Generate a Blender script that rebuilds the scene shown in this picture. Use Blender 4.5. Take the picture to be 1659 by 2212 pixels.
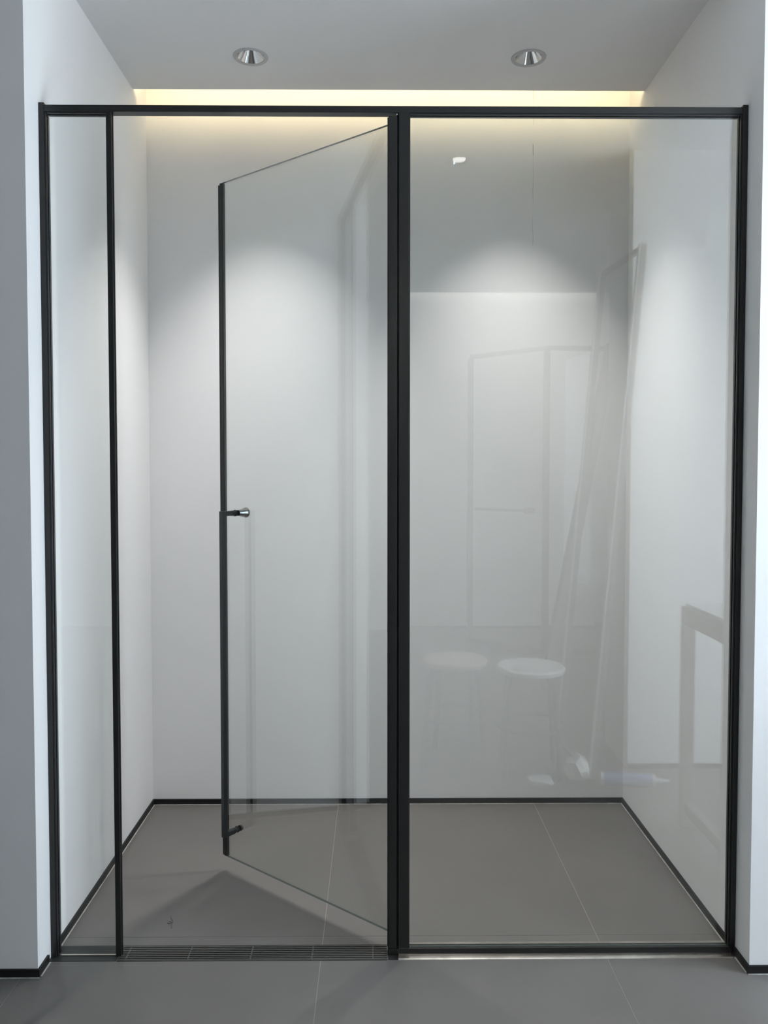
import bpy, bmesh, math, random
from mathutils import Vector, Matrix
random.seed(7)
S = bpy.context.scene
COL = S.collection
for o in list(bpy.data.objects): bpy.data.objects.remove(o)

# ------------------------------------------------------------------ camera
FW, FH = 1659.0, 2212.0
f_px, ppx, ppy = 1718.8, 825.75, 1078.93
pitch, yaw, roll = 0.0357, 0.0082, 0.0003
cam = bpy.data.cameras.new('camera')
cam.sensor_fit = 'VERTICAL'; cam.sensor_height = 24.0
cam.lens = f_px * 24.0 / FH
cam.shift_x = (FW/2 - ppx) / FH; cam.shift_y = (ppy - FH/2) / FH
cam.clip_start = 0.02
camo = bpy.data.objects.new('camera', cam); COL.objects.link(camo)
fw = Vector((math.sin(yaw)*math.cos(pitch), math.cos(yaw)*math.cos(pitch), -math.sin(pitch)))
rt = Vector((math.cos(yaw), -math.sin(yaw), 0)); up = rt.cross(fw)
M = Matrix((rt, up, -fw)).transposed().to_4x4()
M.translation = Vector((-0.0482, -2.0487, 1.2738))
camo.matrix_world = M
S.camera = camo

# ------------------------------------------------------------------ world, exposure
SKY = 12.0
w = bpy.data.worlds.new('sky'); S.world = w; w.use_nodes = True
bg = w.node_tree.nodes['Background']
bg.inputs[0].default_value = (0.78, 0.88, 1.0, 1); bg.inputs[1].default_value = SKY
S.view_settings.view_transform = 'Standard'; S.view_settings.look = 'None'
S.view_settings.exposure = 0.20; S.view_settings.gamma = 1.0
S.view_settings.use_curve_mapping = False
SPOT_W = 92.0      # downlights over the shower
ROOM_W = 80.0       # room downlight, and the unseen one added for the far wall
LED_E = 12.0       # cove strip over the back wall
LED_R = 1000.0        # cove strip over the far wall of the room

# window on the room's right side: the opening the daylight comes through
WX, WY0, WY1, WZ0, WZ1 = 2.30, -1.15, -0.12, 0.06, 2.52
pl = bpy.data.lights.new('window_portal', 'AREA'); pl.shape = 'RECTANGLE'
pl.size = WY1-WY0; pl.size_y = WZ1-WZ0; pl.cycles.is_portal = True
po = bpy.data.objects.new('window_portal', pl); COL.objects.link(po)
po.matrix_world = Matrix.Translation((WX+0.10, (WY0+WY1)/2, (WZ0+WZ1)/2)) @ Matrix(((0,0,1,0),(1,0,0,0),(0,1,0,0),(0,0,0,1)))

# ------------------------------------------------------------------ materials
def mat(name, col, rough=.5, metal=0., spec=.5, bump=None, mottle=None, coat=0.):
    m = bpy.data.materials.new(name); m.use_nodes = True
    nt = m.node_tree; b = nt.nodes['Principled BSDF']
    b.inputs['Base Color'].default_value = (*col, 1); b.inputs['Roughness'].default_value = rough
    b.inputs['Metallic'].default_value = metal; b.inputs['Specular IOR Level'].default_value = spec
    b.inputs['Coat Weight'].default_value = coat
    if bump or mottle:
        tc = nt.nodes.new('ShaderNodeTexCoord')
    if bump:
        n = nt.nodes.new('ShaderNodeTexNoise'); n.inputs['Scale'].default_value = bump[0]; n.inputs['Detail'].default_value = 4
        bp = nt.nodes.new('ShaderNodeBump'); bp.inputs['Strength'].default_value = bump[1]; bp.inputs['Distance'].default_value = .002
        nt.links.new(tc.outputs['Object'], n.inputs['Vector']); nt.links.new(n.outputs['Fac'], bp.inputs['Height'])
        nt.links.new(bp.outputs['Normal'], b.inputs['Normal'])
    if mottle:
        n = nt.nodes.new('ShaderNodeTexNoise'); n.inputs['Scale'].default_value = mottle[0]; n.inputs['Detail'].default_value = 6
        n.inputs['Roughness'].default_value = .62
        cr = nt.nodes.new('ShaderNodeValToRGB')
        a = mottle[1]
        cr.color_ramp.elements[0].position = .3; cr.color_ramp.elements[1].position = .7
        cr.color_ramp.elements[0].color = (*[c*(1-a) for c in col], 1); cr.color_ramp.elements[1].color = (*[c*(1+a) for c in col], 1)
        nt.links.new(tc.outputs['Object'], n.inputs['Vector']); nt.links.new(n.outputs['Fac'], cr.inputs['Fac'])
        nt.links.new(cr.outputs['Color'], b.inputs['Base Color'])
    return m

def emis(name, col, st):
    m = bpy.data.materials.new(name); m.use_nodes = True
    b = m.node_tree.nodes['Principled BSDF']
    b.inputs['Base Color'].default_value = (.9, .9, .88, 1)
    b.inputs['Emission Color'].default_value = (*col, 1); b.inputs['Emission Strength'].default_value = st
    return m

def glass(name, tint, ior=1.62):
    m = bpy.data.materials.new(name); m.use_nodes = True
    nt = m.node_tree; nt.nodes.clear()
    out = nt.nodes.new('ShaderNodeOutputMaterial'); mix = nt.nodes.new('ShaderNodeMixShader')
    tr = nt.nodes.new('ShaderNodeBsdfTransparent'); tr.inputs[0].default_value = (*tint, 1)
    gl = nt.nodes.new('ShaderNodeBsdfGlossy'); gl.inputs['Roughness'].default_value = 0.0
    gl.inputs['Color'].default_value = (1, 1, 1, 1)
    fr = nt.nodes.new('ShaderNodeFresnel')
    geo = nt.nodes.new('ShaderNodeNewGeometry')         # both faces of the sheet reflect like the outer one
    mp = nt.nodes.new('ShaderNodeMapRange'); mp.inputs['To Min'].default_value = ior; mp.inputs['To Max'].default_value = 1/ior
    nt.links.new(geo.outputs['Backfacing'], mp.inputs['Value']); nt.links.new(mp.outputs['Result'], fr.inputs['IOR'])
    nt.links.new(fr.outputs['Fac'], mix.inputs['Fac'])
    nt.links.new(tr.outputs[0], mix.inputs[1]); nt.links.new(gl.outputs[0], mix.inputs[2])
    nt.links.new(mix.outputs[0], out.inputs['Surface'])
    return m

PAINT = (.87, .868, .865)
M_wall = mat('white_wall_paint', PAINT, .75, spec=.25, bump=(60, .10))
M_ceil = mat('ceiling_paint', (.80, .80, .80), .85, spec=.2, bump=(50, .06))
M_tile = mat('grey_porcelain_tile', (.147, .140, .133), .42, spec=.4, mottle=(1.6, .11), bump=(220, .03))
M_grout = mat('pale_grout', (.33, .32, .30), .9)
M_caulk = mat('pale_caulk', (.42, .41, .39), .8, mottle=(25, .35))
M_base = mat('black_baseboard', (.010, .010, .0105), .45, spec=.3)
M_frame = mat('dark_anodised_aluminium', (.027, .0268, .0258), .33, metal=.35, spec=.5)
M_frame2 = mat('dark_anodised_inner', (.036, .037, .039), .28, metal=.5, spec=.5)
M_black = mat('black_rubber', (.006, .006, .006), .6)
M_pull = mat('gunmetal_handle', (.050, .054, .056), .36, metal=.7, spec=.5)
M_chrome = mat('polished_chrome', (.80, .80, .80), .04, metal=1.)
M_knob = mat('dark_chrome', (.22, .225, .23), .16, metal=1.)
M_steel = mat('brushed_steel', (.62, .58, .53), .24, metal=1., mottle=(9, .25))
M_sill = mat('dark_sill_metal', (.045, .046, .045), .35, metal=.4, mottle=(12, .15))
M_grate = mat('grey_grate_metal', (.13, .128, .122), .42, metal=.5)
M_pit = mat('drain_pit', (.004, .004, .004), .9)
M_trim = mat('downlight_trim', (.50, .50, .51), .55, spec=.3)
M_bulb = emis('lamp_face', (1, .95, .88), 3.0)
M_bulbr = emis('room_lamp_face', (1, .97, .93), 4.5)
M_led = emis('warm_led', (1, .82, .50), LED_E)
M_led2 = emis('neutral_led', (1, .97, .92), LED_R)
M_glass = glass('clear_shower_glass', (.962, .974, .967))
M_pane = glass('window_glass', (.98, .99, .985))
M_edge = mat('glass_edge', (.055, .075, .068), .25, spec=.6)
M_white = mat('white_lacquer', (.78, .78, .78), .35)
M_taupe = mat('taupe_lacquer', (.33, .31, .29), .4)
M_wood = mat('pale_stool_wood', (.55, .49, .42), .5, mottle=(6, .12))
M_dark = mat('dark_leg_metal', (.08, .08, .08), .4)
M_board = mat('grey_board', (.22, .21, .20), .5)
M_paper = mat('white_paper', (.82, .80, .77), .8)
M_blue = mat('blue_label', (.16, .24, .52), .5)
M_plastic = mat('cloudy_plastic', (.7, .7, .7), .2, spec=.6)

# white wall with a hairline crack running down from the cove
def crack_wall():
    m = mat('back_wall_paint', PAINT, .75, spec=.25, bump=(60, .10))
    nt = m.node_tree; b = nt.nodes['Principled BSDF']
    tc = nt.nodes.new('ShaderNodeTexCoord'); sx = nt.nodes.new('ShaderNodeSeparateXYZ')
    nt.links.new(tc.outputs['Object'], sx.inputs[0])
    def mth(op, a, b_, c_=None):
        n = nt.nodes.new('ShaderNodeMath'); n.operation = op
        for i, v in enumerate((a, b_, c_)):
            if v is None: continue
            if hasattr(v, 'type') and not isinstance(v, (int, float)): nt.links.new(v, n.inputs[i])
            else: n.inputs[i].default_value = v
        return n.outputs[0]
    nz = nt.nodes.new('ShaderNodeTexNoise'); nz.noise_dimensions = '1D'; nz.inputs['Scale'].default_value = 9; nz.inputs['Detail'].default_value = 5
    nt.links.new(sx.outputs['Z'], nz.inputs['W'])
    wob = mth('MULTIPLY_ADD', nz.outputs['Fac'], .010, .5345)
    d = mth('ABSOLUTE', mth('SUBTRACT', sx.outputs['X'], wob), 0)
    nz2 = nt.nodes.new('ShaderNodeTexNoise'); nz2.noise_dimensions = '1D'; nz2.inputs['Scale'].default_value = 5
    nt.links.new(sx.outputs['Z'], nz2.inputs['W'])
    wid = mth('MULTIPLY', mth('MAXIMUM', mth('SUBTRACT', nz2.outputs['Fac'], .38), 0), .0046)
    line = mth('LESS_THAN', d, wid)
    hi = mth('GREATER_THAN', sx.outputs['Z'], 2.12)
    deep = mth('MULTIPLY', mth('GREATER_THAN', sx.outputs['Z'], 2.452), mth('LESS_THAN', sx.outputs['Z'], 2.492))
    line = mth('MAXIMUM', line, mth('MULTIPLY', deep, mth('LESS_THAN', d, .0009)))
    k = mth('MULTIPLY', mth('MULTIPLY', line, hi), mth('MULTIPLY_ADD', deep, .45, .38))
    mx = nt.nodes.new('ShaderNodeMix'); mx.data_type = 'RGBA'
    mx.inputs['A'].default_value = (*PAINT, 1); mx.inputs['B'].default_value = (.12, .11, .10, 1)
    nt.links.new(k, mx.inputs['Factor']); nt.links.new(mx.outputs['Result'], b.inputs['Base Color'])
    return m
M_backwall = crack_wall()

# ------------------------------------------------------------------ mesh helpers
WP = {}                                    # world location of each unrotated root / part
def bx(bm, x0, x1, y0, y1, z0, z1, bev=0.):
    vs = [bm.verts.new((x, y, z)) for x in (x0, x1) for y in (y0, y1) for z in (z0, z1)]
    fs = [(0,1,3,2),(4,6,7,5),(0,4,5,1),(2,3,7,6),(0,2,6,4),(1,5,7,3)]
    faces = [bm.faces.new([vs[i] for i in f]) for f in fs]
    if bev:
        es = list({e for f in faces for e in f.edges})
        bmesh.ops.bevel(bm, geom=es, offset=bev, segments=2, affect='EDGES', profile=.5)
    return faces
def box(*a): bm = bmesh.new(); bx(bm, *a); return bm
def prism(bm, pts, z0, z1, axis='z'):
    f = {'z': lambda p, h: (p[0], p[1], h), 'y': lambda p, h: (p[0], h, p[1]), 'x': lambda p, h: (h, p[0], p[1])}[axis]
    a = [bm.verts.new(f(p, z0)) for p in pts]; b = [bm.verts.new(f(p, z1)) for p in pts]; n = len(pts)
    bm.faces.new(a); bm.faces.new(b[::-1])
    for i in range(n): bm.faces.new((a[i], b[i], b[(i+1) % n], a[(i+1) % n]))
def tube(bm, pts, r, seg=10, cap=True):
    """round bar through points; r number or list"""
    pts = [Vector(p) for p in pts]; rs = r if isinstance(r, (list, tuple)) else [r]*len(pts); rings = []
    ref = None
    for i, p in enumerate(pts):
        t = (pts[min(i+1, len(pts)-1)] - pts[max(i-1, 0)]).normalized()
        if ref is None: ref = t.orthogonal().normalized()
        u = (ref - t*ref.dot(t)).normalized(); v = t.cross(u); ref = u
        rings.append([bm.verts.new(p + (u*math.cos(2*math.pi*k/seg) + v*math.sin(2*math.pi*k/seg))*rs[i]) for k in range(seg)])
    for a, b in zip(rings, rings[1:]):
        for k in range(seg): bm.faces.new((a[k], a[(k+1) % seg], b[(k+1) % seg], b[k]))
    if cap: bm.faces.new(rings[0][::-1]); bm.faces.new(rings[-1])
def lathe(bm, prof, c=(0,0,0), seg=48, axis='z', close=False):
    rings = []
    for r, h in prof:
        ring = []
        for k in range(seg):
            a = 2*math.pi*k/seg; x, y = r*math.cos(a), r*math.sin(a)
            p = (c[0]+x, c[1]+y, c[2]+h) if axis == 'z' else (c[0]+x, c[1]+h, c[2]+y)
            ring.append(bm.verts.new(p))
        rings.append(ring)
    prs = list(zip(rings, rings[1:]))
    if close: prs.append((rings[-1], rings[0]))
    for a, b in prs:
        for k in range(seg): bm.faces.new((a[k], a[(k+1) % seg], b[(k+1) % seg], b[k]))
    return rings
def obj(name, bm, m, parent=None, smooth=False, world=True, fixn=True):
    if fixn: bmesh.ops.recalc_face_normals(bm, faces=bm.faces[:])
    if parent is not None and world: bmesh.ops.translate(bm, verts=bm.verts[:], vec=-WP[parent.name])
    me = bpy.data.meshes.new(name); bm.to_mesh(me); bm.free()
    for x in (m if isinstance(m, (list, tuple)) else [m]): me.materials.append(x)
    if smooth:
        for p in me.polygons: p.use_smooth = True
        me.set_sharp_from_angle(angle=math.radians(40))
    o = bpy.data.objects.new(name, me); COL.objects.link(o)
    if parent is not None:
        o.parent = parent
        if world: WP[o.name] = WP[parent.name].copy()
    else: WP[o.name] = Vector((0, 0, 0))
    return o
def tag(o, label, cat, group=None):
    o['label'] = label; o['category'] = cat
    if group: o['group'] = group
    return o
def thing(name, label, cat, loc=(0,0,0), rz=0., group=None):
    o = bpy.data.objects.new(name, None); COL.objects.link(o); o.empty_display_size = .05
    o.location = loc; o.rotation_euler = (0, 0, rz); WP[o.name] = Vector(loc)
    return tag(o, label, cat, group)
def struct(name, bm, m, label=None, parent=None):
    o = obj(name, bm, m, parent)
    if parent is None:
        o['kind'] = 'structure'
        if label: o['label'] = label
    return o

# ------------------------------------------------------------------ sizes read from the photo
A, L, F, C, E = .900, .9594, -.0792, 2.6123, .7976     # half width, back wall, front wall plane, ceiling, ceiling edge
TOPZ = 2.84
RY, RYX, RX0, RX1 = -4.33, 1.72, -4.20, WX              # far wall of the room, its corner, side walls

# ---- floor and its tiles
JX = [-4.20, -3.942, -3.192, -2.442, -1.692, -.942, -.192, .558, 1.308, 2.058, 2.30]
GX0, GX1 = -.7235, -.0175                               # the drain's slot in the floor
SILL0, SILL1 = -.0195, .0495
bm = bmesh.new(); X0_, X1_ = RX0-.1, RX1+.1
bx(bm, X0_, X1_, -4.9, SILL0, -.06, -.0008); bx(bm, X0_, X1_, SILL1, L+.1, -.06, -.0008)
bx(bm, X0_, GX0, SILL0, SILL1, -.06, -.0008); bx(bm, GX1, X1_, SILL0, SILL1, -.06, -.0008); bx(bm, GX0, GX1, SILL0, SILL1, -.06, -.04)
fl = struct('floor', bm, M_grout, 'grey porcelain floor tiles with thin pale joints')
def tile(x0, x1, y0, y1):
    g = .0009
    bm = bmesh.new(); bx(bm, x0+g, x1-g, y0+g, y1-g, -.0009, 0.)
    obj('tile', bm, M_tile, fl)
for i in range(len(JX)-1):
    x0, x1 = JX[i], JX[i+1]
    for y0, y1 in ((-1.55, SILL0), (-3.05, -1.55), (-4.63, -3.05)): 
        tile(x0, x1, y0, y1)
for x0, x1 in ((-A, -.192), (-.192, .558), (.558, A)):
    tile(x0, x1, SILL1, .088); tile(x0, x1, .088, L)

# ---- walls
struct('wall_back', box(-A-.12, A+.12, L, L+.12, -.05, TOPZ), M_backwall, 'white back wall of the shower niche washed by lamps')
struct('wall_left', box(-A-.15, -A, F, L, -.05, TOPZ), M_wall, 'white left side wall of the shower niche')
struct('wall_right', box(A, A+.15, F, L, -.05, TOPZ), M_wall, 'white right side wall of the shower niche')
struct('wall_front_left', box(RX0, -A-.15, F, F+.12, -.05, TOPZ), M_wall, 'shaded white wall left of the niche')
struct('wall_front_right', box(A+.15, RX1, F, F+.12, -.05, TOPZ), M_wall, 'daylit white wall right of the niche')
struct('wall_room_left', box(RX0-.1, RX0, -4.9, F+.12, -.05, TOPZ), M_wall)
bm = bmesh.new(); bx(bm, RX0, RYX, RY-.12, RY, -.05, TOPZ); bx(bm, RYX, RX1, RY-.42, RY-.30, -.05, TOPZ); bx(bm, RYX-.12, RYX, RY-.30, RY-.12, -.05, TOPZ)
struct('wall_far', bm, M_wall)
bm = bmesh.new()
bx(bm, RX1, RX1+.1, -4.9, WY0, -.05, TOPZ); bx(bm, RX1, RX1+.1, WY1, F+.12, -.05, TOPZ)
bx(bm, RX1, RX1+.1, WY0, WY1, -.05, WZ0); bx(bm, RX1, RX1+.1, WY0, WY1, WZ1, TOPZ)
struct('wall_room_right', bm, M_wall)
PX0, PX1, PY0, PY1 = 1.03, 1.55, -1.62, -1.29
struct('wall_pier', box(PX0, PX1, PY0, PY1, -.05, C), M_wall, 'white pier beside the window')

# window in the right side of the room
bm = bmesh.new(); t = .05
bx(bm, RX1+.02, RX1+.08, WY0, WY0+t, WZ0, WZ1); bx(bm, RX1+.02, RX1+.08, WY1-t, WY1, WZ0, WZ1)
bx(bm, RX1+.02, RX1+.08, WY0+t, WY1-t, WZ0, WZ0+t); bx(bm, RX1+.02, RX1+.08, WY0+t, WY1-t, WZ1-t, WZ1)
wn = struct('window_1', bm, M_white, 'tall window on the right side of the room')
for y0, y1 in ((WY0+t, WY1-t),): obj('pane', box(RX1+.045, RX1+.053, y0, y1, WZ0+t, WZ1-t), M_pane, wn)

# ---- ceiling with round cut-outs for the lamps
LAMPS = [(-.452, .577), (.448, .577)]
ROOML = [(.312, -1.411), (-.70, -3.40)]
HR = .0445
bm = bmesh.new()
def quad(x0, x1, y0, y1, z=C): bm.faces.new([bm.verts.new(p) for p in ((x0,y0,z),(x0,y1,z),(x1,y1,z),(x1,y0,z))])
def holed(cx, cy, h=.08, seg=48):
    inner, outer = [], []
    for k in range(seg):
        a = 2*math.pi*k/seg; c, s = math.cos(a), math.sin(a); m = h/max(abs(c), abs(s))
        inner.append(bm.verts.new((cx+HR*c, cy+HR*s, C))); outer.append(bm.verts.new((cx+m*c, cy+m*s, C)))
    for k in range(seg): bm.faces.new((inner[k], outer[k], outer[(k+1) % seg], inner[(k+1) % seg]))
def strip(y0, y1, xa, xb, holes, h=.08):
    cy = holes[0][1]; quad(xa, xb, y0, cy-h); quad(xa, xb, cy+h, y1)
    x = xa
    for cx, cy in sorted(holes): quad(x, cx-h, cy-h, cy+h); holed(cx, cy, h); x = cx+h
    quad(x, xb, cy-h, cy+h)
strip(F, E, -A, A, LAMPS)
RE = -3.94
strip(-2.0, F, RX0, RX1, ROOML[:1]); strip(RE, -2.0, RX0, RX1, ROOML[1:])
# ceiling edges and the cove boxes above them
def facez(x0, x1, y, z0, z1): bm.faces.new([bm.verts.new(p) for p in ((x0,y,z0),(x1,y,z0),(x1,y,z1),(x0,y,z1))])
facez(-A, A, E, C, C+.012); quad(-A, A, E-.13, E, C+.012); facez(-A, A, E-.13, C+.012, TOPZ); quad(-A-.1, A+.1, E-.13, L+.1, TOPZ)
facez(RX0, RX1, RE, C, C+.012); quad(RX0, RX1, RE, RE+.2, C+.012); facez(RX0, RX1, RE+.2, C+.012, TOPZ); quad(RX0-.1, RX1+.1, -4.9, RE+.2, TOPZ)
quad(RX0-.1, RX1+.1, -4.9, L+.2, TOPZ+.06)
ce = obj('ceiling', bm, M_ceil, fixn=False); ce['kind'] = 'structure'; ce['label'] = 'flat white ceiling ending short of the back wall'

# ---- baseboards, each with its line of caulk
BH, BT = .0205, .006
def baseboard(name, x0, x1, y0, y1, nx, ny):
    o = struct(name, box(x0, x1, y0, y1, .0005, BH), M_base, 'thin black baseboard strip')
    c = .0035
    a = (x0 if nx <= 0 else x1, x1 if nx >= 0 else x0)
    cx0, cx1 = (x1, x1+c) if nx > 0 else (x0-c, x0) if nx < 0 else (x0, x1)
    cy0, cy1 = (y1, y1+c) if ny > 0 else (y0-c, y0) if ny < 0 else (y0, y1)
    obj('caulk_line', box(cx0, cx1, cy0, cy1, .0002, .0016), M_caulk, o)
baseboard('baseboard_back', -A+BT, A-BT, L-BT, L-.0002, 0, -1)
baseboard('baseboard_left', -A+.0002, -A+BT, .030, L, 1, 0)
baseboard('baseboard_right', A-BT, A-.0002, .030, L, -1, 0)
baseboard('baseboard_left_return', -A+.0002, -A+BT, F, -.022, 1, 0)
baseboard('baseboard_right_return', A-BT, A-.0002, F, -.002, -1, 0)
baseboard('baseboard_front_left', RX0, -A+BT, F-BT, F-.0002, 0, -1)
baseboard('baseboard_front_right', A-BT, RX1, F-BT, F-.0002, 0, -1)
baseboard('baseboard_far', RX0, RYX, RY+.0002, RY+BT*2, 0, 1)
baseboard('baseboard_pier', PX0, PX1, PY1+.0002, PY1+BT*2, 0, 1)

# ------------------------------------------------------------------ shower screen
FT = .027                                   # frame depth
GY = .0115                                  # glass plane
sc = thing('shower_screen', 'black-framed fixed glass shower screen spanning the white niche', 'shower screen', (0, 0, 0))
def jamb(x0, x1, xl, sgn):
    """face plate, then a stepped glazing channel towards the glass"""
    bm = bmesh.new(); bx(bm, x0, x1, 0, FT, 0, 2.204, .0006)
    o = obj('jamb', bm, M_frame, sc)
    bm = bmesh.new()
    a, b = sorted((xl, xl+sgn*.0045))
    bx(bm, a, b, .0035, .0075, .002, 2.181); bx(bm, a, b, .0155, .0235, .002, 2.181)
    obj('glazing_bead', bm, M_frame2, o)
jamb(-A+.0004, -.886, -.886, 1)
jamb(.886, A-.0004, .886, -1)
bm = bmesh.new(); bx(bm, -.8858, .8858, .0012, FT, 2.1815, 2.1985, .0006)
hd = obj('header', bm, M_frame, sc)
for x0, x1 in ((-.880, -.7315), (.040, .880)):
    bm = bmesh.new(); bx(bm, x0, x1, .0035, .0075, 2.1775, 2.1815); bx(bm, x0, x1, .0155, .0235, 2.1775, 2.1815)
    obj('glazing_bead', bm, M_frame2, hd)
bm = bmesh.new(); bx(bm, -.7305, -.7170, .001, .0145, .001, 2.1815, .0006); obj('mullion', bm, M_frame, sc)
bm = bmesh.new(); bx(bm, -.7170, -.7150, .0095, .0145, .001, 2.1815); obj('seal_strip', bm, M_frame2, sc)
bm = bmesh.new(); bx(bm, .0110, .0375, 0, FT, .019, 2.1815, .0006); po_ = obj('post', bm, M_frame, sc)
bm = bmesh.new(); bx(bm, .0060, .0110, .012, .022, .019, 2.1815); obj('gasket', bm, M_black, po_)
bm = bmesh.new(); bx(bm, .0375, .0400, .0035, .0075, .019, 2.1775); bx(bm, .0375, .0400, .0155, .0235, .019, 2.1775); obj('glazing_bead', bm, M_frame2, po_)
bm = bmesh.new(); bx(bm, .0110, .8856, .0004, FT, 0.0008, .0185, .0006); rl = obj('bottom_rail', bm, M_frame, sc)
bm = bmesh.new(); bx(bm, -.0170, .0108, .0004, FT, 0.0008, .0165, .0006); obj('pivot_block', bm, M_frame, rl)
bm = bmesh.new(); bx(bm, .038, .8815, .0165, .0255, .0185, .0205); obj('bead', bm, M_steel, rl)
# screw glinting at the head of the pivot
bm = bmesh.new(); tube(bm, [(.0062, -.0003, 2.1768), (.0062, .003, 2.1768)], .0018, 14); obj('screw', bm, M_steel, hd)
def sheet(name, x0, x1, z0, z1, parent, y=GY, th=.006):
    bm = bmesh.new(); fs = bx(bm, x0, x1, y-th/2, y+th/2, z0, z1)
    for f in bm.faces:
        f.normal_update()
        f.material_index = 0 if abs(f.normal.y) > .9 else 1
    return obj(name, bm, [M_glass, M_edge], parent)
g1 = sheet('glass_panel', -.8855, -.7306, .0015, 2.1813, sc); g1['label'] = 'narrow greenish fixed glass panel'
g2 = sheet('glass_panel', .0377, .8857, .0187, 2.1813, sc); g2['label'] = 'wide fixed glass panel reflecting the room'
bm = bmesh.new(); bx(bm, -.8800, -.7310, .0040, .0082, .0008, .0030); obj('bottom_bead', bm, M_steel, sc)

# ---- sill strips flush with the floor
o = tag(obj('sill_plate', box(-A+.0005, -.7245, SILL0+.001, SILL1-.001, -.0007, .0006), M_sill), 'dark flush metal sill plate under the narrow glass panel', 'sill')
bm = bmesh.new(); prism(bm, [(SILL0+.001, -.0007), (SILL0+.001, .0006), (SILL0+.004, .0022), (-.0004, .0052), (-.0004, -.0007)], .0105, A-.0065, 'x')
o = tag(obj('threshold_strip', bm, M_steel), 'polished steel threshold strip in front of the wide glass panel', 'threshold')
o = tag(obj('sill_plate', box(.0105, A-.0065, FT+.0006, SILL1-.001, -.0007, .0008), M_steel), 'polished steel sill plate behind the wide glass panel', 'sill')

# ---- linear drain
dg = thing('drain_grate', 'long grey slotted floor drain grate across the door opening', 'drain', (-.37, .015, 0))
bm = bmesh.new(); bx(bm, GX0+.0003, GX1-.0003, SILL0+.0004, SILL1-.0004, -.0395, -.034); bx(bm, GX0+.0003, GX1-.0003, SILL0+.0004, SILL0+.0010, -.034, -.0005); bx(bm, GX0+.0003, GX1-.0003, SILL1-.0010, SILL1-.0004, -.034, -.0005)
obj('channel', bm, M_pit, dg)
bm = bmesh.new()
bx(bm, GX0, GX1, SILL0+.0010, SILL0+.0028, -.0030, .0010); bx(bm, GX0, GX1, SILL1-.0028, SILL1-.0010, -.0030, .0010)
bx(bm, GX0, GX0+.0018, SILL0+.0028, SILL1-.0028, -.0030, .0010); bx(bm, GX1-.0018, GX1, SILL0+.0028, SILL1-.0028, -.0030, .0010)
obj('rim', bm, M_grate, dg)
n = 8; y0, y1 = SILL0+.0028, SILL1-.0028; p = (y1-y0)/n; me = None
for i in range(n):
    yc = y0+p*(i+.5)
    if me is None:
        bm = bmesh.new(); bx(bm, GX0+.0019, GX1-.0019, -.0018, .0018, -.0012, .0010)
        o = obj('bar', bm, M_grate, dg, world=False); me = o.data
    else:
        o = bpy.data.objects.new('bar', me); COL.objects.link(o); o.parent = dg
    o.location = (-WP[dg.name].x, yc-WP[dg.name].y, 0)
obj('end_cap', box(-.0160, .0100, SILL0+.001, -.0004, -.0007, .0012), M_sill, dg)
me = None
for x in (-.702, -.540, -.377, -.216, -.056):
    if me is None:
        bm = bmesh.new(); bx(bm, -.0016, .0016, y0, y1, -.0028, .0004)
        o = obj('crossbar', bm, M_grate, dg, world=False); me = o.data
    else:
        o = bpy.data.objects.new('crossbar', me); COL.objects.link(o); o.parent = dg
    o.location = (x-WP[dg.name].x, -WP[dg.name].y, 0)

# ------------------------------------------------------------------ glass door, swung inwards
HX, HY = -.0050, .0200
FX, FY = -.5260, .4500
DL = math.hypot(FX-HX, FY-HY)
dr = thing('shower_door', 'frameless clear glass shower door standing half open into the niche', 'door', (HX, HY, 0), math.atan2(FY-HY, FX-HX))
def dobj(name, bm, m, parent=dr, smooth=False): return obj(name, bm, m, parent, smooth, world=False)
DZ0, DZ1 = .0505, 2.1620
bm = bmesh.new(); bx(bm, .010, DL-.010, -.004, .004, DZ0, DZ1)
for f in bm.faces:
    f.normal_update(); f.material_index = 0 if abs(f.normal.y) > .9 else 1
dobj('glass_leaf', bm, [M_glass, M_edge])
# edge seal: a clip on the glass edge with two lips
bm = bmesh.new(); bx(bm, DL-.0100, DL+.0010, -.0062, .0062, DZ0+.001, DZ1-.001, .0008)
sl = dobj('edge_seal', bm, M_frame)
bm = bmesh.new(); bx(bm, DL+.0010, DL+.0075, .0020, .0062, DZ0+.003, DZ1-.006); bx(bm, DL+.0010, DL+.0060, -.0060, -.0030, DZ0+.002, DZ1-.003)
dobj('lip', bm, M_black, sl)
# hinge stile, turning with the door but standing in the frame
rz = dr.rotation_euler.z
bm = bmesh.new(); bx(bm, -.0155, .0060, .0008, FT-.002, .0185, 2.1735, .0008); bx(bm, -.0180, -.0155, .0100, .0200, .0185, 2.1735)
bmesh.ops.translate(bm, verts=bm.verts[:], vec=(-HX, -HY, 0)); bmesh.ops.rotate(bm, verts=bm.verts[:], cent=(0,0,0), matrix=Matrix.Rotation(-rz, 3, 'Z'))
st = dobj('hinge_stile', bm, M_frame)
bm = bmesh.new(); bx(bm, -.0100, -.0085, .0002, .0010, .0190, 2.1730)
bmesh.ops.translate(bm, verts=bm.verts[:], vec=(-HX, -HY, 0)); bmesh.ops.rotate(bm, verts=bm.verts[:], cent=(0,0,0), matrix=Matrix.Rotation(-rz, 3, 'Z'))
dobj('groove_strip', bm, M_frame2, st)
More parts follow.
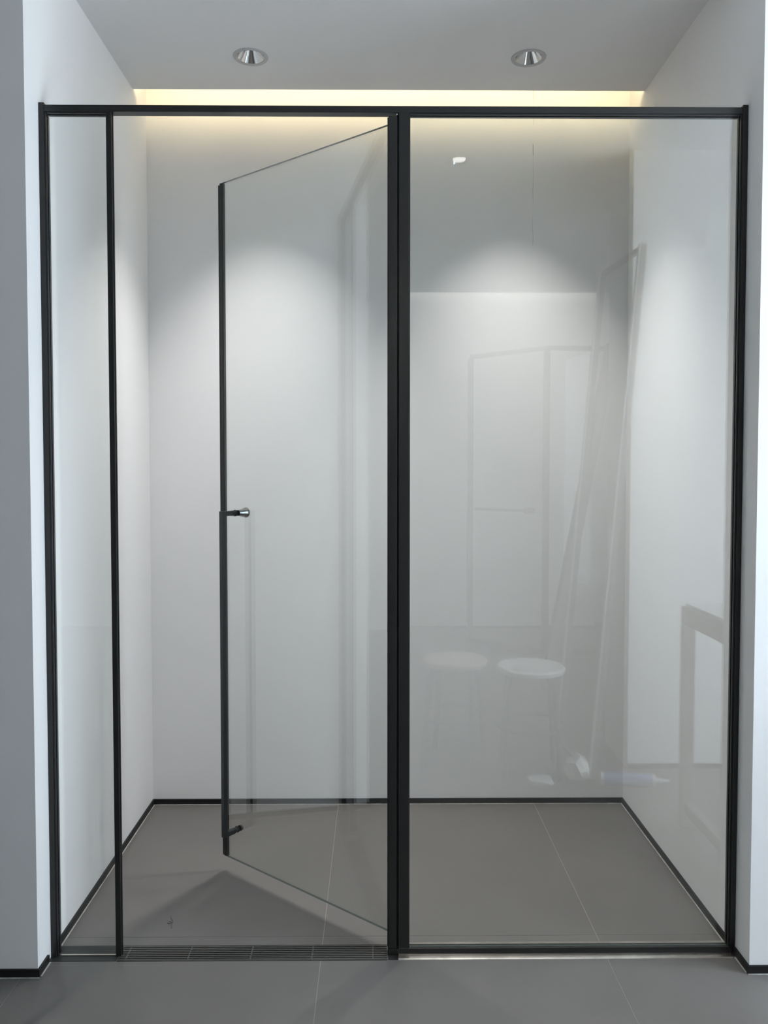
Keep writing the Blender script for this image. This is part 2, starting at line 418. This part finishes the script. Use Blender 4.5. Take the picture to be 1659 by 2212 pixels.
# pull handle outside, knob and bolt inside
BX, BYC, BW = DL-.061, .0545, .0148
ZT, ZB = 1.1515, .146
bm = bmesh.new()
bx(bm, BX-BW/2, BX+BW/2, BYC-BW/2, BYC+BW/2, ZB, ZT, .0012)
bx(bm, BX-BW/2, BX+BW/2, .016, BYC-BW/2+.001, ZT-BW, ZT, .0012); bx(bm, BX-BW/2, BX+BW/2, .016, BYC-BW/2+.001, ZB, ZB+BW, .0012)
hn = dobj('handle', bm, M_pull); hn['label'] = 'long square gunmetal pull handle'
for z in (ZT-BW/2, ZB+BW/2):
    bm = bmesh.new(); tube(bm, [(BX, .018, z), (BX, .0065, z)], [.0085, .0085], 24); dobj('mount', bm, M_pull, hn, True)
    bm = bmesh.new(); tube(bm, [(BX, .0066, z), (BX, .0042, z)], .0100, 24); dobj('washer', bm, M_black, hn, True)
    bm = bmesh.new(); tube(bm, [(BX, -.0042, z), (BX, -.0075, z)], .0092, 24); dobj('washer', bm, M_black, hn, True)
z = ZT-BW/2
bm = bmesh.new(); lathe(bm, [(.0001, -.0076), (.0088, -.0076), (.0102, -.013), (.0152, -.034), (.0164, -.0385), (.0156, -.041), (.0001, -.041)], (BX, 0, z), 40, 'y')
k = dobj('knob', bm, M_knob, hn, True); k['label'] = 'flared dark chrome knob'
z = ZB+BW/2
bm = bmesh.new(); lathe(bm, [(.0001, -.0076), (.0085, -.0076), (.0085, -.013), (.0072, -.0145), (.0001, -.0145)], (BX, 0, z), 32, 'y')
dobj('bolt_cap', bm, M_knob, hn, True)

# ------------------------------------------------------------------ recessed downlights
def downlight(x, y, label, group, watts, colour, bulb, cone=77., blend=1.0, frosted=False):
    t = thing('recessed_downlight', label, 'downlight', (x, y, C), 0, group)
    bm = bmesh.new(); lathe(bm, [(.0430, .0005), (.0440, -.0025), (.0555, -.0022), (.0568, .0)], seg=64); 
    obj('trim_ring', bm, M_trim, t, True, world=False)
    bm = bmesh.new(); lathe(bm, [(.0425, -.0005), (.0290, .0190), (.0160, .0375)], seg=64)
    obj('reflector', bm, M_chrome, t, True, world=False)
    bm = bmesh.new(); lathe(bm, [(.0001, .0360), (.0130, .0362), (.0159, .0376)], seg=32); obj('lamp', bm, bulb, t, True, world=False)
    if frosted:                                # a flush frosted lens instead of a deep mirror cone
        bm = bmesh.new(); lathe(bm, [(.0001, .0004), (.0200, .0006), (.0270, .0040), (.0271, .0172)], seg=40); obj('lens', bm, bulb, t, True, world=False)
    l = bpy.data.lights.new('lamp_beam', 'SPOT'); l.energy = watts; l.color = colour; l.spot_size = math.radians(cone); l.spot_blend = blend
    l.shadow_soft_size = .016
    o = bpy.data.objects.new('lamp_beam', l); COL.objects.link(o); o.parent = t; o.location = (0, 0, -.006 if frosted else .034)
downlight(*LAMPS[0], 'chrome recessed downlight in the niche ceiling above the open door', 'downlights over the shower', SPOT_W, (1, .965, .95), M_bulb)
downlight(*LAMPS[1], 'chrome recessed downlight in the niche ceiling above the wide glass panel', 'downlights over the shower', SPOT_W, (1, .96, .93), M_bulb)
downlight(*ROOML[0], 'lit ceiling downlight mirrored high in the wide glass panel', 'downlights of the room', ROOM_W, (1, .97, .94), M_bulbr, frosted=True)
downlight(*ROOML[1], 'unseen ceiling downlight added to brighten the far wall', 'downlights of the room', ROOM_W*1.4, (1, .97, .94), M_bulbr, frosted=True)  # added lamp, placed out of the mirrored view, to brighten the far wall

# cove strips
bm = bmesh.new(); prism(bm, [(E-.022, C+.0125), (E-.022, C+.030), (E-.014, C+.030), (E-.006, C+.0125)], -A+.01, A-.01, 'x')
tag(obj('cove_light_strip', bm, M_led), 'warm strip light hidden in the slot above the back wall', 'strip light')
bm = bmesh.new(); prism(bm, [(RE+.160, C+.0122), (RE+.160, C+.0170), (RE+.150, C+.0170), (RE+.150, C+.0122)], -.30, RYX, 'x')
tag(obj('cove_light_strip', bm, M_led2), 'white strip light in the slot at the far wall, mirrored in the glass', 'strip light')

# ------------------------------------------------------------------ things in the room, seen mirrored in the wide panel
def stool(x, y, top, rot, label, h=.45, R=.143, dish=.012):
    t = thing('stool', label, 'stool', (x, y, 0), rot, 'stools mirrored in the glass')
    bm = bmesh.new(); lathe(bm, [(.0001, h-dish), (R*.6, h-dish*.6), (R*.96, h), (R, h-.006), (R*.97, h-.022), (R*.6, h-.028), (.0001, h-.028)], seg=40)
    obj('seat', bm, top, t, True, world=False)
    for k in range(4):
        a = math.pi/4+k*math.pi/2; c, s = math.cos(a), math.sin(a)
        bm = bmesh.new(); tube(bm, [(c*R*.45, s*R*.45, h-.026), (c*R*.80, s*R*.80, h-.040), (c*R*.92, s*R*.92, h-.10), (c*R*1.12, s*R*1.12, .0)], .0125, 10)
        obj('leg', bm, M_dark, t, True, world=False)
    bm = bmesh.new(); pts = [(R*1.0*math.cos(2*math.pi*k/24), R*1.0*math.sin(2*math.pi*k/24), .20) for k in range(25)]
    tube(bm, pts, .007, 8, False); obj('foot_ring', bm, M_dark, t, True, world=False)
    return t
stool(.300, -1.40, M_wood, .3, 'round stool with dished seat mirrored beside the dark post')
stool(.610, -1.272, M_white, .1, 'round stool with flat white seat mirrored in the middle of the glass', dish=.002)
bm = bmesh.new()
vs = [bm.verts.new(p) for p in ((-.04,-.03,.002),(.03,-.035,.004),(.045,.02,.003),(-.02,.04,.010),(0,0,.014))]
for a, b in ((0,1),(1,2),(2,3),(3,0)): bm.faces.new((vs[a], vs[b], vs[4]))
bmesh.ops.solidify(bm, geom=bm.faces[:], thickness=-.001)
o = tag(obj('paper_scrap', bm, M_paper), 'crumpled white paper scrap lying on the white stool seat', 'paper'); o.location = (.555, -1.20, .4505)

# table against the daylit wall
TX, TY0, TY1, TH = 1.04, -.745, -.340, .806
tb = thing('table', 'taupe-framed white table mirrored at the right edge of the glass', 'table', (TX+.4, (TY0+TY1)/2, 0))
bm = bmesh.new(); bx(bm, TX+.012, TX+.80, TY0+.012, TY1, TH-.012, TH, .002); obj('tabletop', bm, M_white, tb)
bm = bmesh.new(); bx(bm, TX, TX+.81, TY0, TY1, TH-.075, TH-.0125, .004); obj('apron', bm, M_taupe, tb)
for x in (TX+.020, TX+.79):
    for y in (TY0+.020, TY1-.020):
        bm = bmesh.new(); bx(bm, x-.02, x+.02, y-.02, y+.02, .008, TH-.0755, .004); obj('leg', bm, M_taupe, tb)
        bm = bmesh.new(); tube(bm, [(x, y, 0), (x, y, .008)], .018, 16); obj('foot', bm, M_black, tb)
for x in (TX+.020, TX+.79):
    bm = bmesh.new(); bx(bm, x-.015, x+.015, TY0+.041, TY1-.041, .06, .10, .003); obj('runner', bm, M_taupe, tb)
bl = thing('glass_bottle', 'small clear plastic bottle standing on the table corner', 'bottle', (TX+.14, -.58, TH))
bm = bmesh.new(); lathe(bm, [(.0001,0),(.020,0),(.021,.006),(.021,.040),(.010,.052),(.010,.060),(.0001,.060)], seg=24); obj('body', bm, M_plastic, bl, True, world=False)
bm = bmesh.new(); lathe(bm, [(.0001,.0602),(.012,.0602),(.012,.074),(.0001,.074)], seg=20); obj('cap', bm, M_white, bl, True, world=False)
bm = bmesh.new(); bmesh.ops.create_icosphere(bm, subdivisions=2, radius=.045)
for v in bm.verts: v.co *= random.uniform(.75, 1.1); v.co.z = max(v.co.z*.55+.022, 0)
o = tag(obj('crumpled_wrapper', bm, M_plastic), 'crumpled grey plastic wrapper on the table beside the bottle', 'wrapper'); o.location = (TX+.13, -.45, TH)

# framed panel and boards leaning by the pier
def bar(bm, a, b, w_, d_, side=(1,0,0)):
    a, b = Vector(a), Vector(b); t_ = (b-a).normalized(); s = Vector(side); s = (s-t_*s.dot(t_)).normalized(); n_ = t_.cross(s)
    vs = [bm.verts.new(p+s*i*w_/2+n_*j*d_/2) for p in (a, b) for i, j in ((-1,-1),(1,-1),(1,1),(-1,1))]
    for f in ((0,1,2,3),(7,6,5,4),(0,4,5,1),(1,5,6,2),(2,6,7,3),(3,7,4,0)): bm.faces.new([vs[i] for i in f])
lp = thing('framed_glass_panel', 'slim pale framed glass panel leaning against the pier, mirrored', 'glass panel', (.85, -1.17, 0))
p0, p1 = Vector((.850, -1.17, .004)), Vector((1.035, -1.17, 2.190)); q0, q1 = p0+Vector((-.035, -.45, 0)), p1+Vector((-.035, -.45, 0))
for a, b in ((p0, p1), (q0, q1)):
    bm = bmesh.new(); bar(bm, a, b, .022, .022); obj('stile', bm, M_taupe, lp)
    bm = bmesh.new(); bar(bm, a+Vector((-.016, .0, 0)), b+Vector((-.016, .0, 0)), .008, .020); obj('bead', bm, M_white, lp)
for a, b in ((p1, q1), (p0+Vector((0,0,.011)), q0+Vector((0,0,.011)))):
    bm = bmesh.new(); bar(bm, a+Vector((0,-.012,-.011)), b+Vector((0,.012,-.011)), .020, .020); obj('rail', bm, M_taupe, lp)
bm = bmesh.new(); vs = [bm.verts.new(p) for p in (p0+Vector((0,-.012,.02)), p1+Vector((0,-.012,-.02)), q1+Vector((0,.012,-.02)), q0+Vector((0,.012,.02)))]
fc = bm.faces.new(vs); bmesh.ops.solidify(bm, geom=[fc], thickness=.006); obj('pane', bm, M_glass, lp)
bm = bmesh.new(); bar(bm, (1.00, -2.75, .0), (1.38, -2.75, 2.05), .20, .03, (0,1,0)); tag(obj('board', bm, M_board), 'grey board leaning at the far corner, mirrored', 'board')
bm = bmesh.new(); bar(bm, (.93, -2.55, .0), (1.33, -2.55, 2.0), .05, .03, (0,1,0)); tag(obj('batten', bm, M_board), 'narrow grey batten leaning in front of the far board, mirrored', 'batten')

# second shower enclosure on display by the far wall
en = thing('corner_shower', 'dark-framed angled corner shower enclosure mirrored deep in the glass', 'shower enclosure', (1.1, -3.6, 0))
EP = [(.648, -3.787), (1.112, -3.345), (1.560, -3.370)]; EH = 2.12
for i, (x, y) in enumerate(EP[:2]):
    bm = bmesh.new(); bx(bm, x-.02, x+.02, y-.02, y+.02, .05, EH-.026); obj('upright', bm, M_frame2, en)
for (a, b) in zip(EP, EP[1:]):
    bm = bmesh.new(); bar(bm, (*a, EH-.013), (*b, EH-.013), .03, .026, (0,0,1)); obj('top_rail', bm, M_frame2, en)
    bm = bmesh.new(); bar(bm, (*a, .03), (*b, .03), .04, .05, (0,0,1)); obj('base_rail', bm, M_frame2, en)
    d = (Vector(b)-Vector(a)); d.normalize(); a2 = Vector(a)+d*.03; b2 = Vector(b)-d*.03
    bm = bmesh.new(); vs = [bm.verts.new(p) for p in ((*a2, .06), (*b2, .06), (*b2, EH-.03), (*a2, EH-.03))]
    fc = bm.faces.new(vs); bmesh.ops.solidify(bm, geom=[fc], thickness=.006); obj('pane', bm, M_glass, en)
bm = bmesh.new(); a, b = Vector((*EP[0], 1.0)), Vector((*EP[1], 1.0)); off = Vector((-.03, -.03, 0))*-1
tube(bm, [a.lerp(b, .14)+Vector((-.04, .04, 0)), a.lerp(b, .88)+Vector((-.04, .04, 0))], .010, 10); tr = obj('towel_bar', bm, M_pull, en)
bm = bmesh.new(); tube(bm, [a.lerp(b, .84)+Vector((-.06, .06, 0)), a.lerp(b, .84)+Vector((-.004, .004, 0))], .022, 16); obj('knob', bm, M_pull, tr)

# litter on the floor by the pier
ct = thing('sealant_tube', 'blue and white sealant cartridge lying on the floor by the pier', 'tube', (.97, -1.10, .0), math.radians(6))
bm = bmesh.new(); tube(bm, [(-.095, 0, .026), (.095, 0, .026)], .025, 24); obj('body', bm, M_blue, ct, True, world=False)
for s in (-1, 1):
    bm = bmesh.new(); tube(bm, [(s*.0955, 0, .026), (s*.108, 0, .026)], .0258, 24); obj('end_cap', bm, M_white, ct, True, world=False)
bm = bmesh.new(); tube(bm, [(.1085, 0, .026), (.125, 0, .026), (.165, 0, .026)], [.011, .009, .004], 14); obj('nozzle', bm, M_white, ct, True, world=False)
bm = bmesh.new(); bmesh.ops.create_icosphere(bm, subdivisions=2, radius=.06)
for v in bm.verts: v.co *= random.uniform(.7, 1.1); v.co.z = max(v.co.z*1.1+.05, 0)
o = tag(obj('crumpled_paper', bm, M_paper), 'crumpled white paper standing left of the sealant cartridge', 'paper'); o.location = (.78, -1.17, 0)
bm = bmesh.new(); bmesh.ops.create_icosphere(bm, subdivisions=2, radius=.06)
for v in bm.verts: v.co *= random.uniform(.7, 1.1); v.co.z = max(v.co.z*.4+.02, 0)
o = tag(obj('plastic_wrap', bm, M_plastic), 'flat heap of clear plastic wrap on the floor beside the paper', 'wrapping'); o.location = (.62, -1.10, 0)

# a thread left on the shower floor
bm = bmesh.new(); pts = [(-.470, .190), (-.466, .176), (-.459, .168), (-.457, .158), (-.463, .150), (-.470, .153), (-.468, .161), (-.461, .160), (-.457, .150), (-.455, .138), (-.452, .130)]
tube(bm, [(x-.165, y, .0009) for x, y in pts], .0008, 6)
tag(obj('thread', bm, M_dark), 'tiny dark curled thread lying on the shower floor', 'thread')
